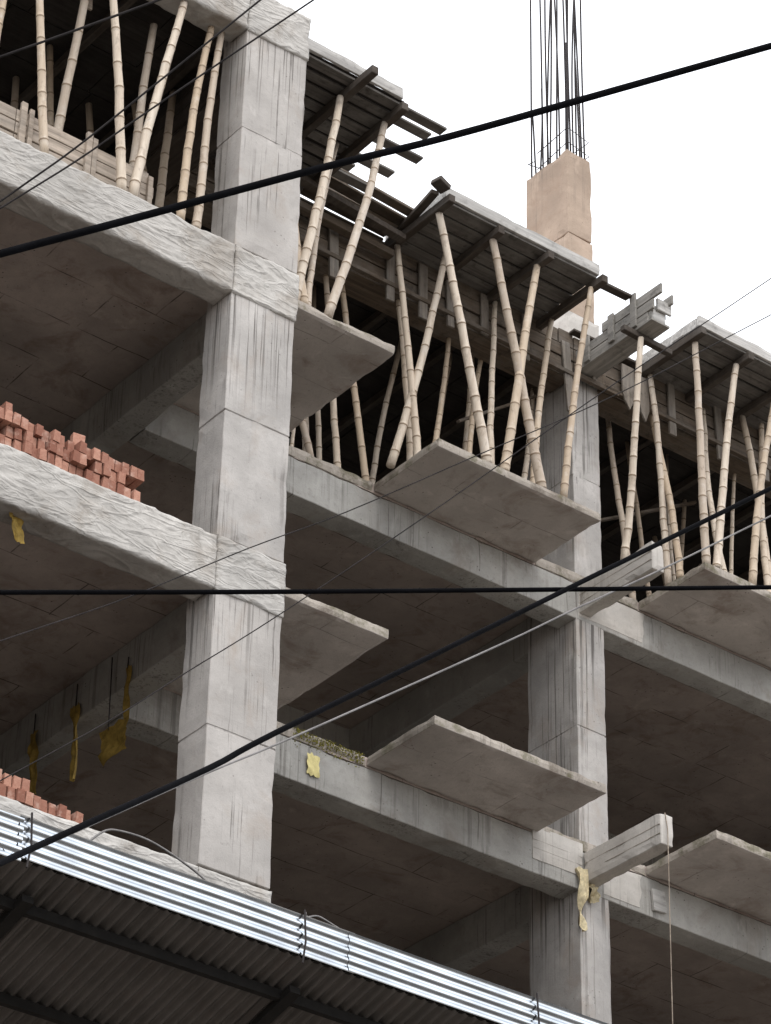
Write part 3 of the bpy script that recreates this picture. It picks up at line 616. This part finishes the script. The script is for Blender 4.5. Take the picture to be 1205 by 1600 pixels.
PROPS = [
((-2.448, 0.25, 3.1), (-2.455, 0.2, 5.66), 0.042, 'bamboo prop at the far left edge of the upper left bay, leaning right'),
((-1.984, 0.049, 3.1), (-2.282, 0.119, 5.66), 0.043, 'pale upright bamboo prop standing before the shuttering boards, leftmost full one'),
((-1.651, 0.6, 3.1), (-1.546, 0.349, 5.66), 0.05, 'thick brown bamboo prop behind the shuttering boards, leaning right'),
((-1.199, -0.009, 3.1), (-1.465, 0.12, 5.66), 0.044, 'pale bamboo prop leaning left near the right end of the shuttering boards'),
((-1.084, 0.023, 3.1), (-0.688, 0.087, 5.66), 0.043, 'long bright bamboo prop leaning right, footed at the end of the shuttering boards'),
((-0.718, 0.698, 3.1), (-0.722, 0.502, 5.66), 0.045, 'shaded brown bamboo prop right behind the long bright leaning one'),
((-0.79, 0.8, 3.1), (-0.564, 0.301, 5.66), 0.03, 'thin bamboo prop crossing behind the top of the long bright leaning one'),
((-0.574, 0.01, 3.1), (-0.254, 0.186, 5.66), 0.045, 'whitish blotched bamboo prop leaning right beside the near column'),
((-0.404, -0.024, 3.1), (-0.162, 0.191, 5.66), 0.04, 'shaded bamboo prop between the whitish blotched prop and the near column'),
((-1.038, 1.598, 3.1), (-1.116, 1.701, 6.0), 0.04, 'dim bamboo prop deep behind the leftmost upright prop'),
((-0.068, 1.999, 3.1), (-0.372, 2.201, 6.0), 0.04, 'dim bamboo prop deep behind the shuttering, right of the thick brown prop'),
((-0.122, 1.199, 3.1), (0.16, 1.501, 6.0), 0.045, 'dim bamboo prop in the shade left of the whitish blotched prop'),
((0.405, 1.701, 3.1), (-0.031, 1.899, 6.0), 0.04, 'dim bamboo prop in the shade behind the long bright leaning one'),
((-1.219, 1.999, 3.1), (-1.164, 2.3, 6.0), 0.04, 'dim bamboo prop in the shade above the left end of the shuttering'),
((0.918, 0.361, 3.1), (1.48, 0.522, 6.0), 0.045, 'bamboo prop under the broken deck, closest to the near column'),
((1.025, 0.271, 3.1), (0.942, 0.701, 6.0), 0.042, 'bamboo prop leaning left, half hidden behind the near column'),
((1.055, 0.272, 3.1), (1.904, 1.098, 6.0), 0.03, 'thin dark bamboo prop between the two props of the broken deck'),
((1.293, 0.266, 3.1), (2.057, 0.56, 6.0), 0.047, 'thick bamboo prop under the outer corner of the broken deck, leaning right'),
((3.241, 2.242, 3.1), (2.949, 2.503, 6.0), 0.042, 'bamboo prop on the beam just left of the middle balcony slab'),
((2.886, 2.269, 3.1), (2.738, 2.5, 6.0), 0.036, 'upright bamboo prop seen below the broken near slab'),
((2.555, 2.28, 3.1), (2.391, 2.758, 6.0), 0.036, 'bamboo prop seen below the broken near slab, right by the near column'),
((3.108, 2.9, 3.1), (3.073, 3.104, 6.0), 0.03, 'dim thin bamboo prop behind the ones below the broken near slab'),
((2.317, 2.3, 3.1), (2.923, 3.026, 6.0), 0.022, 'thin bamboo pole touching the edge of the near column below the slab'),
((3.467, 1.749, 3.1), (3.331, 2.019, 6.0), 0.04, 'bamboo prop at the inner left corner of the middle deck'),
((3.646, 2.098, 3.1), (3.602, 2.399, 6.0), 0.036, 'pale bamboo prop close behind the inner left corner prop of the middle deck'),
((3.232, 1.898, 3.1), (3.837, 1.787, 6.0), 0.045, 'bamboo prop leaning far right from the inner left corner of the middle balcony'),
((3.959, 1.212, 3.1), (3.335, 1.307, 6.0), 0.045, 'bamboo prop under the outer left corner of the middle deck, leaning left'),
((3.71, 1.901, 3.1), (4.543, 2.6, 6.0), 0.036, 'shaded bamboo prop rising behind the outer corner of the middle balcony slab'),
((4.194, 1.899, 3.1), (5.118, 2.702, 6.0), 0.036, 'shaded bamboo prop behind the foot of the left leaning deck prop'),
((4.195, 1.498, 3.1), (4.762, 2.098, 6.0), 0.04, 'upright grey bamboo prop behind the second bearer of the middle deck'),
((4.652, 1.212, 3.1), (4.07, 1.333, 6.0), 0.047, 'bamboo prop under the second bearer of the middle deck, leaning left'),
((4.169, 1.169, 3.1), (4.675, 1.34, 6.0), 0.046, 'bamboo prop under the third bearer of the middle deck, leaning right'),
((4.733, 1.502, 3.1), (5.412, 1.999, 6.0), 0.038, 'bamboo prop at the inner right corner of the middle deck'),
((4.935, 1.202, 3.1), (5.388, 1.283, 6.0), 0.047, 'bamboo prop under the last bearer of the middle deck, in front of the far column'),
((5.113, 2.301, 3.1), (5.973, 2.901, 6.0), 0.034, 'dim bamboo prop behind the crossing props of the middle deck'),
((4.689, 2.6, 3.1), (5.073, 2.9, 6.0), 0.034, 'dim bamboo prop deep in the shade of the middle bay'),
((5.946, 1.82, 2.97), (5.889, 1.219, 5.6), 0.042, 'bamboo prop standing on the upper concrete stub, leaning right'),
((6.781, 2.243, 3.1), (6.861, 2.748, 6.0), 0.04, 'bamboo prop crossing behind the prop that stands on the stub'),
((7.553, 2.798, 3.1), (7.577, 3.201, 6.0), 0.036, 'dim bamboo prop right of the crossing pair by the far column'),
((6.827, 1.794, 3.1), (6.906, 2.068, 6.0), 0.045, 'bamboo prop at the inner left corner of the right deck, leaning left'),
((6.84, 1.62, 3.1), (7.088, 2.301, 6.0), 0.036, 'bamboo prop just behind the inner left corner prop of the right deck'),
((6.876, 1.269, 3.1), (6.885, 1.307, 6.0), 0.045, 'bamboo prop under the outer left corner of the right deck'),
((7.275, 1.4, 3.1), (7.783, 2.198, 6.0), 0.04, 'bamboo prop leaning left behind the outer left corner prop of the right deck'),
((7.013, 1.204, 3.1), (7.52, 1.349, 6.0), 0.043, 'bamboo prop under the second bearer of the right deck, leaning right'),
((7.961, 2.101, 3.1), (8.629, 2.5, 6.0), 0.025, 'thin bamboo prop in the shade right of the second bearer of the right deck'),
((8.084, 1.501, 3.1), (8.234, 2.002, 6.0), 0.042, 'grey bamboo prop leaning left near the right edge'),
((7.518, 1.173, 3.1), (8.106, 1.318, 6.0), 0.044, 'bright bamboo prop near the right edge leaning right'),
((7.895, 1.4, 3.1), (8.513, 2.002, 6.0), 0.036, 'bamboo prop half hidden behind the bright prop near the right edge'),
((7.984, 2.8, 3.1), (8.098, 3.1, 6.0), 0.022, 'very thin bamboo pole in the shade under the right deck'),

]
for F, T, r, lab in PROPS:
    F, T = list(F), list(T); grp = 'bamboo props of the near bay'
    if F[2] < 3.05: F = [6.05, 1.62, 2.972]; T = [5.99, 1.2, 5.565]
    elif F[0] > .8 and F[0] < 1.7 and F[1] < 1: F[1] = max(F[1], .345); grp = 'bamboo props under the ragged deck'
    elif F[0] > 2: 
        if F[1] < 1.3: F[1] = max(F[1], 1.265)
        elif F[1] > 2.2: F[1] = max(F[1], 2.30)
        grp = 'bamboo props of the set-back bays'
    elif F[0] <= .8: F[1] = max(F[1], .035)
    if T[2] > 5.9 and F[0] > .72: T[2] = 5.99
    prop(F, T, r, lab, grp)
rr = random.Random(5)
for i in range(13):
    x = .9 + i * .78 + rr.uniform(-.2, .2); y = rr.uniform(3.3, 4.6)
    prop((x, y, 3.098), (x + rr.uniform(-.4, .4), y + rr.uniform(-.3, .3), 5.99), rr.uniform(.034, .042), 'shadowed bamboo prop far back in the unlit top storey of the set-back bays', 'props far back in the set-back bays')
for i in range(7):
    x = -2.6 + i * .5 + rr.uniform(-.15, .15); y = rr.uniform(2.6, 3.8)
    prop((x, y, 3.098), (x + rr.uniform(-.3, .3), y + rr.uniform(-.2, .2), 5.99), rr.uniform(.034, .042), 'shadowed bamboo prop far back in the unlit top storey of the near bay', 'props far back in the near bay')

for i, (a, b, w, h, lab) in enumerate((
    ((4.6, 2.55, 4.6), (5.75, 2.65, 5.5), .05, .03, 'thin slanting brace in the shade left of the far column'),
    ((7.0, 3.3, 4.7), (8.6, 3.2, 5.6), .06, .03, 'thin slanting brace in the shade under the right deck'))):
    mb = MB(); mb.bar(a, b, w, h); setp(mb.build('timber_brace', MAT['timber'], None, a, bevel=.004), lab, 'brace', 'braces in the top storey')

# ------------------------------------------------------------------ bricks stacked on the ledges of the near bay
def brick_mesh(seed):
    mb = MB(); rnd = random.Random(seed)
    rough(-.035, .035, -.12, .12, 0, .112, .035, .0025, .005, mb=mb)
    org = bpy.data.meshes.new('brick'); org.from_pydata(mb.v, [], mb.f); org.materials.append(MAT['brick']); return org
BM = [brick_mesh(i) for i in range(4)]
def put_brick(p, rot, label, group):
    o = bpy.data.objects.new('brick', BM[rr.randrange(4)]); COL.objects.link(o)
    o.location = (p[0], p[1], p[2] + ZO); o.rotation_euler = rot
    setp(o, label, 'brick', group)
def pile(xr, zb, tops, label, group):
    """bricks on edge, headers to the street, course on course; tops(x) is the pile's height there"""
    c = 0
    while c < 6:
        x = xr - rr.uniform(0, .04) - (.03 if c % 2 else 0); z = zb + c * .1155
        while x > -3.6:
            if tops(x) > z + .05 - zb:
                if rr.random() > .05:
                    put_brick((x - .036, .15 + rr.uniform(-.04, .03), z), (rr.uniform(-.03, .03), rr.uniform(-.06, .06), rr.uniform(-.07, .07)), label, group)
            x -= .0735 + rr.uniform(0, .006) + (.03 if rr.random() < .06 else 0)
        c += 1
pile(-.735, .005, lambda x: .34 if x > -1.05 else (.355 if x > -1.6 else (.38 if x > -1.95 else .46)), 'red brick set on edge in the long pile on the middle ledge', 'bricks piled on the middle ledge')
pile(-1.04, -3.095, lambda x: .10 if x > -1.3 else (.14 if x > -1.5 else (.20 if x > -1.72 else .18)), 'red brick set on edge in the low pile just above the tin fascia', 'bricks piled above the tin fascia')
put_brick((-1.42, .13, (.005 + .349)), (rad(90), 0, rad(80)), 'loose brick lying flat on top of the long brick pile', None)

# ------------------------------------------------------------------ tin canopy over the street
ca = thing('safety_canopy', 'tin canopy tilted over the street with bright corrugated fascia and dark ribbed underside', 'canopy', (0, 0, -5.3))
TA = rad(15); YE, ZE = -2.0, -4.742
def onslope(y, off=0): return ZE - (y - YE) * math.tan(TA) + off
def canopy_sheet(x0, x1, off):
    mb = MB(); n = int((x1 - x0) / .0094); vs = []; fs = []
    ys = [YE - .03 + rr.uniform(-.02, .0), -1.3, -.6, .0]
    for i in range(n + 1):
        x = x0 + (x1 - x0) * i / n
        z = .012 - .040 * abs(math.sin(math.pi * x / .094)) ** 1.8
        for y in ys: vs.append((x, y, onslope(y, off) + z))
    m = len(ys)
    for i in range(n):
        for j in range(m - 1): fs.append((i * m + j, (i + 1) * m + j, (i + 1) * m + j + 1, i * m + j + 1))
    b = len(vs); vs += [(v[0], v[1], v[2] + .0012) for v in vs]; fs += [tuple(b + q for q in reversed(f)) for f in fs]
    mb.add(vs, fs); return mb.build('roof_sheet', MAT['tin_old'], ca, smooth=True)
for i, x in enumerate((-6.9, -4.75, -2.57, -.36, 1.85, 4.06)): canopy_sheet(x - .04, x + 2.24, .004 * (i % 2))
def fascia(x0, x1, y, z0, z1, mat='tin', lab=None):
    mb = MB(); n = int((z1 - z0) / .006); xs = lin(x0, x1, .25); vs = []; fs = []
    for i in range(n + 1):
        z = z0 + (z1 - z0) * i / n
        yy = y - .0085 * math.sin(2 * math.pi * (z - z0) / .0765 + .6)
        for x in xs:
            vs.append((x, yy + .006 * noise.noise(Vector((x * .8, z * 2, 1))), z + .007 * noise.noise(Vector((x * .7, 4, 2)))))
    m = len(xs)
    for i in range(n):
        for j in range(m - 1): fs.append((i * m + j, i * m + j + 1, (i + 1) * m + j + 1, (i + 1) * m + j))
    b = len(vs); vs += [(v[0], v[1] + .0012, v[2]) for v in vs]; fs += [tuple(b + q for q in reversed(f)) for f in fs]
    mb.add(vs, fs); o = mb.build('fascia_sheet', MAT[mat], ca, smooth=True)
    if lab: o['label'] = lab
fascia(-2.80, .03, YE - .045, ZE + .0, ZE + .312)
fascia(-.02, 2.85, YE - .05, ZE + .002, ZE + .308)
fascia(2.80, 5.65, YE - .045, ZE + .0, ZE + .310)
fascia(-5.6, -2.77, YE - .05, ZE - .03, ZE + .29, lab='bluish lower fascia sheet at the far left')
for y in (-1.66, -.78):
    mb = MB(); mb.bar((-6.9, y, onslope(y, -.055)), (6.3, y, onslope(y, -.055)), .055, .075); mb.build('purlin', MAT['darksteel'], ca)
mb = MB(); mb.bar((-6.9, -.04, onslope(-.04, -.1)), (6.3, -.04, onslope(-.04, -.1)), .06, .12); mb.build('ledger', MAT['darksteel'], ca)
for x in (-4.7, -2.54, -.3, 1.92, 4.1):
    mb = MB(); mb.bar((x, YE + .2, onslope(YE + .2, -.085)), (x, -.02, onslope(-.02, -.085)), .09, .06); mb.build('rafter', MAT['darksteel'], ca)
for x in (-4.6, -.15, 4.2):
    mb = MB(); mb.tube([(x, -.1, onslope(-.1, -.12)), (x, -.1, -15.85)], .05, 10); mb.build('leg', MAT['darksteel'], ca, smooth=True)
for x in (-2.71, -.42, 1.735, 3.9):
    mb = MB(); mb.tube([(x - .02, YE - .075, ZE - .07), (x, YE - .075, ZE + .1), (x - .015, YE - .07, ZE + .345)], .008, 8); mb.build('upright_rod', MAT['steel'], ca)
mb = MB(); mb.bar((-5.5, YE - .02, ZE + .015), (5.6, YE - .02, ZE + .015), .03, .03); mb.build('edge_rail', MAT['darksteel'], ca)
def wire(name, pts, r, mat, lab, cat, n=8, sub=6):
    P = [Vector(p) for p in pts]; out = []
    for i in range(len(P) - 1):
        p0, p1, p2, p3 = P[max(i - 1, 0)], P[i], P[i + 1], P[min(i + 2, len(P) - 1)]
        for k_ in range(sub):
            t = k_ / sub
            out.append(.5 * ((2 * p1) + (p2 - p0) * t + (2 * p0 - 5 * p1 + 4 * p2 - p3) * t * t + (3 * p1 - p0 - 3 * p2 + p3) * t ** 3))
    out.append(P[-1])
    mb = MB(); mb.tube(out, r, n); o = mb.build(name, MAT[mat], None, out[0], smooth=True)
    return setp(o, lab, cat)
wire('bent_rod', [(-2.16, -1.9, -4.36), (-2.033, -1.9, -4.232), (-1.903, -1.9, -4.194), (-1.689, -1.9, -4.187), (-1.469, -1.9, -4.234), (-1.201, -1.9, -4.33), (-1.05, -1.92, -4.47)], .008, 'cable_grey', 'thin bent cane arching over the fascia in front of the near column', 'cane')
wire('bent_wire', [(-.42, -2.06, -4.41), (-.359, -2.0, -4.402), (-.231, -1.95, -4.338), (-.097, -1.95, -4.363), (.049, -1.95, -4.403), (.16, -1.95, -4.47)], .007, 'cable_grey', 'short bent pale wire on the rod in the middle of the fascia', 'wire')

# ------------------------------------------------------------------ overhead cables
def cable(pts, r, mat, lab): wire('overhead_cable', pts, r, mat, lab, 'cable', 8, 5)['group'] = 'cables strung across the street'
cable([(-9.889, -12.677, -9.884), (-9.128, -12.785, -9.318), (-8.799, -12.853, -9.083), (-8.279, -12.986, -8.719), (-7.911, -13.088, -8.477), (-7.418, -13.251, -8.142), (-6.932, -13.428, -7.817), (-5.874, -13.858, -7.131)], .0112, 'cable', 'thickest black cable, climbing across the upper part past the near column to the rebar')
cable([(-9.179, -11.197, -9.6), (-8.204, -11.286, -9.252), (-7.351, -11.413, -8.972), (-6.435, -11.592, -8.686), (-5.442, -11.826, -8.392), (-4.127, -12.185, -8.027)], .0085, 'cable', 'black cable running level across the middle')
cable([(-9.918, -13.346, -11.84), (-8.803, -12.517, -10.847), (-8.45, -12.332, -10.543), (-7.955, -12.121, -10.122), (-7.675, -12.027, -9.87), (-6.657, -11.789, -8.996), (-6.083, -11.718, -8.508), (-5.266, -11.68, -7.821), (-3.442, -11.812, -6.31)], .0088, 'cable', 'black cable climbing from the tin fascia at lower left to the right edge')
cable([(-9.623, -12.666, -11.512), (-8.491, -11.961, -10.534), (-8.134, -11.809, -10.235), (-7.637, -11.641, -9.822), (-7.266, -11.54, -9.526), (-6.314, -11.379, -8.757), (-5.951, -11.35, -8.459), (-5.503, -11.331, -8.1), (-4.93, -11.341, -7.63), (-3.124, -11.55, -6.161)], .0034, 'cable_grey', 'pale grey cable running just below the climbing black one')
cable([(-9.638, -11.805, -8.675), (-8.951, -12.318, -8.227), (-8.774, -12.453, -8.112), (-8.598, -12.59, -7.996), (-7.864, -13.166, -7.515)], .004, 'cable_dim', 'short grey line crossing the top left corner over the bamboo props')
cable([(-9.122, -10.836, -8.805), (-8.435, -11.441, -7.944), (-8.27, -11.593, -7.737), (-8.109, -11.757, -7.509), (-7.863, -12.016, -7.157), (-7.132, -12.809, -6.109)], .0035, 'cable_dim', 'upper line of the steep pair crossing the shuttering boards')
cable([(-8.987, -10.466, -8.467), (-8.242, -11.081, -7.648), (-8.053, -11.242, -7.441), (-7.86, -11.423, -7.207), (-7.481, -11.776, -6.762), (-6.66, -12.563, -5.803)], .0035, 'cable_dim', 'lower line of the steep pair, passing over the top of the near column')
cable([(-8.715, -10.272, -9.55), (-7.523, -10.083, -8.605), (-7.001, -10.061, -8.208), (-6.496, -10.082, -7.798), (-6.055, -10.114, -7.46), (-5.471, -10.198, -6.983), (-4.808, -10.326, -6.446), (-4.046, -10.54, -5.774), (-2.373, -11.135, -4.318)], .0024, 'cable_dim', 'thin line over the middle balcony slab, the flatter of two')
cable([(-8.226, -9.387, -9.784), (-7.133, -9.485, -8.778), (-6.743, -9.557, -8.421), (-6.459, -9.631, -8.137), (-6.095, -9.738, -7.775), (-5.486, -9.965, -7.129), (-4.77, -10.286, -6.345), (-4.103, -10.61, -5.638), (-2.653, -11.413, -4.102)], .0024, 'cable_dim', 'thin line over the middle balcony slab, the steeper of two')

# ------------------------------------------------------------------ scraps of plastic, moss, rope
def rag(name, path, w, mat, lab, cat, dx=(0, 1, 0), curl=.03, group=None, nseg=10):
    """a limp strip hanging down a path, with folds across its width and a little thickness"""
    P = [Vector(p) for p in path]; rnd = random.Random(lab); ax = Vector(dx).normalized(); nm = ax.cross(Vector((0, 0, 1))).normalized()
    rows = []; nw = 6
    for i in range(nseg + 1):
        s = i / nseg * (len(P) - 1); a = min(int(s), len(P) - 2); p = P[a].lerp(P[a + 1], s - a)
        ww = (w[0] + (w[1] - w[0]) * i / nseg) * (1 + .25 * noise.noise(Vector((i * .5, len(lab), 1))))
        rows.append([p + ax * ww * (j / nw - .5) + nm * curl * noise.noise(Vector((j * .55, i * .35, len(lab) * 1.3))) + Vector((0, 0, .03 * noise.noise(Vector((j * .8, i * .3, 9))))) for j in range(nw + 1)])
    vs = [v for r in rows for v in r]; m = nw + 1
    fs = [(i * m + j, i * m + j + 1, (i + 1) * m + j + 1, (i + 1) * m + j) for i in range(nseg) for j in range(nw)]
    b = len(vs); vs = vs + [v + nm * .003 for v in vs]; fs += [tuple(b + q for q in reversed(f)) for f in fs]
    mb = MB(); mb.add(vs, fs); return setp(mb.build(name, MAT[mat], None, path[0], smooth=True), lab, cat, group)
X0 = .275
rag('plastic_strip', [(X0, 1.72, -.40), (X0 - .01, 1.70, -.7), (X0, 1.68, -.98)], (.10, .07), 'yellow', 'yellow plastic strip hanging from the cross beam, nearest to the near column', 'plastic strip', group='yellow scraps hanging inside the near bay')
rag('plastic_sheet', [(X0 - .02, 1.84, -.93), (X0 - .02, 1.83, -1.1), (X0 - .02, 1.82, -1.26)], (.42, .40), 'yellow', 'square yellow plastic sheet hanging below the cross beam', 'plastic sheet', curl=.05)
rag('plastic_strip', [(X0, 2.55, -.42), (X0, 2.52, -.75), (X0 - .01, 2.5, -1.2)], (.15, .06), 'yellow', 'yellow plastic strip hanging from the cross beam, the middle one with a torn point', 'plastic strip', group='yellow scraps hanging inside the near bay', curl=.06)
rag('plastic_strip', [(X0, 3.25, -.40), (X0, 3.22, -.7), (X0, 3.18, -1.05)], (.16, .08), 'yellow', 'yellow plastic strip hanging from the cross beam, deepest in the near bay', 'plastic strip', group='yellow scraps hanging inside the near bay', curl=.06)
for a, b in (((X0, 1.72, -.30), (X0, 1.72, -.42)), ((X0 - .02, 1.96, -.2), (X0 - .02, 1.93, -.95)), ((X0, 2.55, -.2), (X0, 2.55, -.45)), ((X0, 3.25, -.2), (X0, 3.25, -.45))):
    mb = MB(); mb.tube([a, b], .006, 6); setp(mb.build('tie_wire', MAT['steel'], None, a), 'black tie wire holding up a yellow scrap under the cross beam', 'wire', 'tie wires on the cross beam')
rag('plastic_scrap', [(-1.87, .12, -.52), (-1.85, .13, -.60), (-1.80, .14, -.74)], (.16, .10), 'yellow', 'small yellow scrap hanging under the wrinkled beam at the left edge', 'plastic scrap', dx=(1, .3, 0))
rag('paper_sheet', [(2.66, DB - .035, -.22), (2.66, DB - .03, -.32), (2.67, DB - .03, -.43)], (.14, .14), 'cream', 'cream yellow sheet stuck to the beam below the mossy edge', 'paper sheet', dx=(1, 0, 0), curl=.02)
rag('torn_plastic', [(5.90, DB - .05, -.34), (5.92, DB - .06, -.6), (5.93, DB - .05, -.78), (5.93, DB - .04, -1.0)], (.09, .03), 'ribbon', 'torn dirty yellow plastic hanging on the far column below the lower stub', 'plastic strip', dx=(1, .3, 0), curl=.09)
rag('torn_plastic', [(6.02, DB - .05, -.46), (6.06, DB - .07, -.56), (6.05, DB - .05, -.66)], (.15, .06), 'ribbon', 'crumpled pale plastic wad on the far column right under the lower stub', 'plastic scrap', dx=(1, .2, 0), curl=.12)
mb = MB(); mb.bar((6.93, DB - .03, -.24), (6.95, DB - .03, -.47), .17, .035, up=(0, 1, 0)); setp(mb.build('timber_cleat', MAT['boardedge'], None, (6.93, DB, -.3), bevel=.004), 'short grey board stuck to the lower beam under the right balcony slab', 'board')
mb = MB()
for i in range(26):
    x = 2.45 + i * .031; z = -.055 + .02 * noise.noise(Vector((x * 3, 0, 0)))
    for j in range(26):
        p = Vector((x + rr.uniform(-.02, .02), DB - .02 + rr.uniform(-.015, .02), z + .05 - abs(rr.gauss(0, .06)) - (.05 if rr.random() < .1 else 0))); s = rr.uniform(.006, .014)
        q = [p + Vector((rr.uniform(-s, s), rr.uniform(-s, .2 * s), rr.uniform(-s, s))) for _ in range(5)]
        mb.add(q, [(0, 1, 2), (0, 2, 3), (0, 3, 4), (1, 2, 4), (1, 4, 3)])
setp(mb.build('moss', MAT['moss'], None, (2.8, DB, 0)), 'green moss growing along the worn slab edge beside the middle balcony slab', 'moss', kind='stuff')
wire('hanging_rope', [(6.04, 1.12, -.12), (6.04, 1.09, -.30), (6.04, 1.09, -.55), (6.05, 1.11, -1.4), (6.06, 1.13, -2.6), (6.08, 1.14, -3.4)], .0055, 'rope', 'thin rope hanging straight down from the end of the lower stub', 'rope')
# pale mortar dumped on the top edge beside the box shutter
mb = MB(); rough(6.3, 6.82, DB - .02, DB + .5, 6.14, 6.36, .06, .04, .05, mb=mb)
setp(mb.build('mortar_heap', MAT['cement_rubble'], None, (6.5, DB, 6.14), smooth=False), 'pale heap of mortar on the top edge between the far column and the right deck', 'mortar heap')
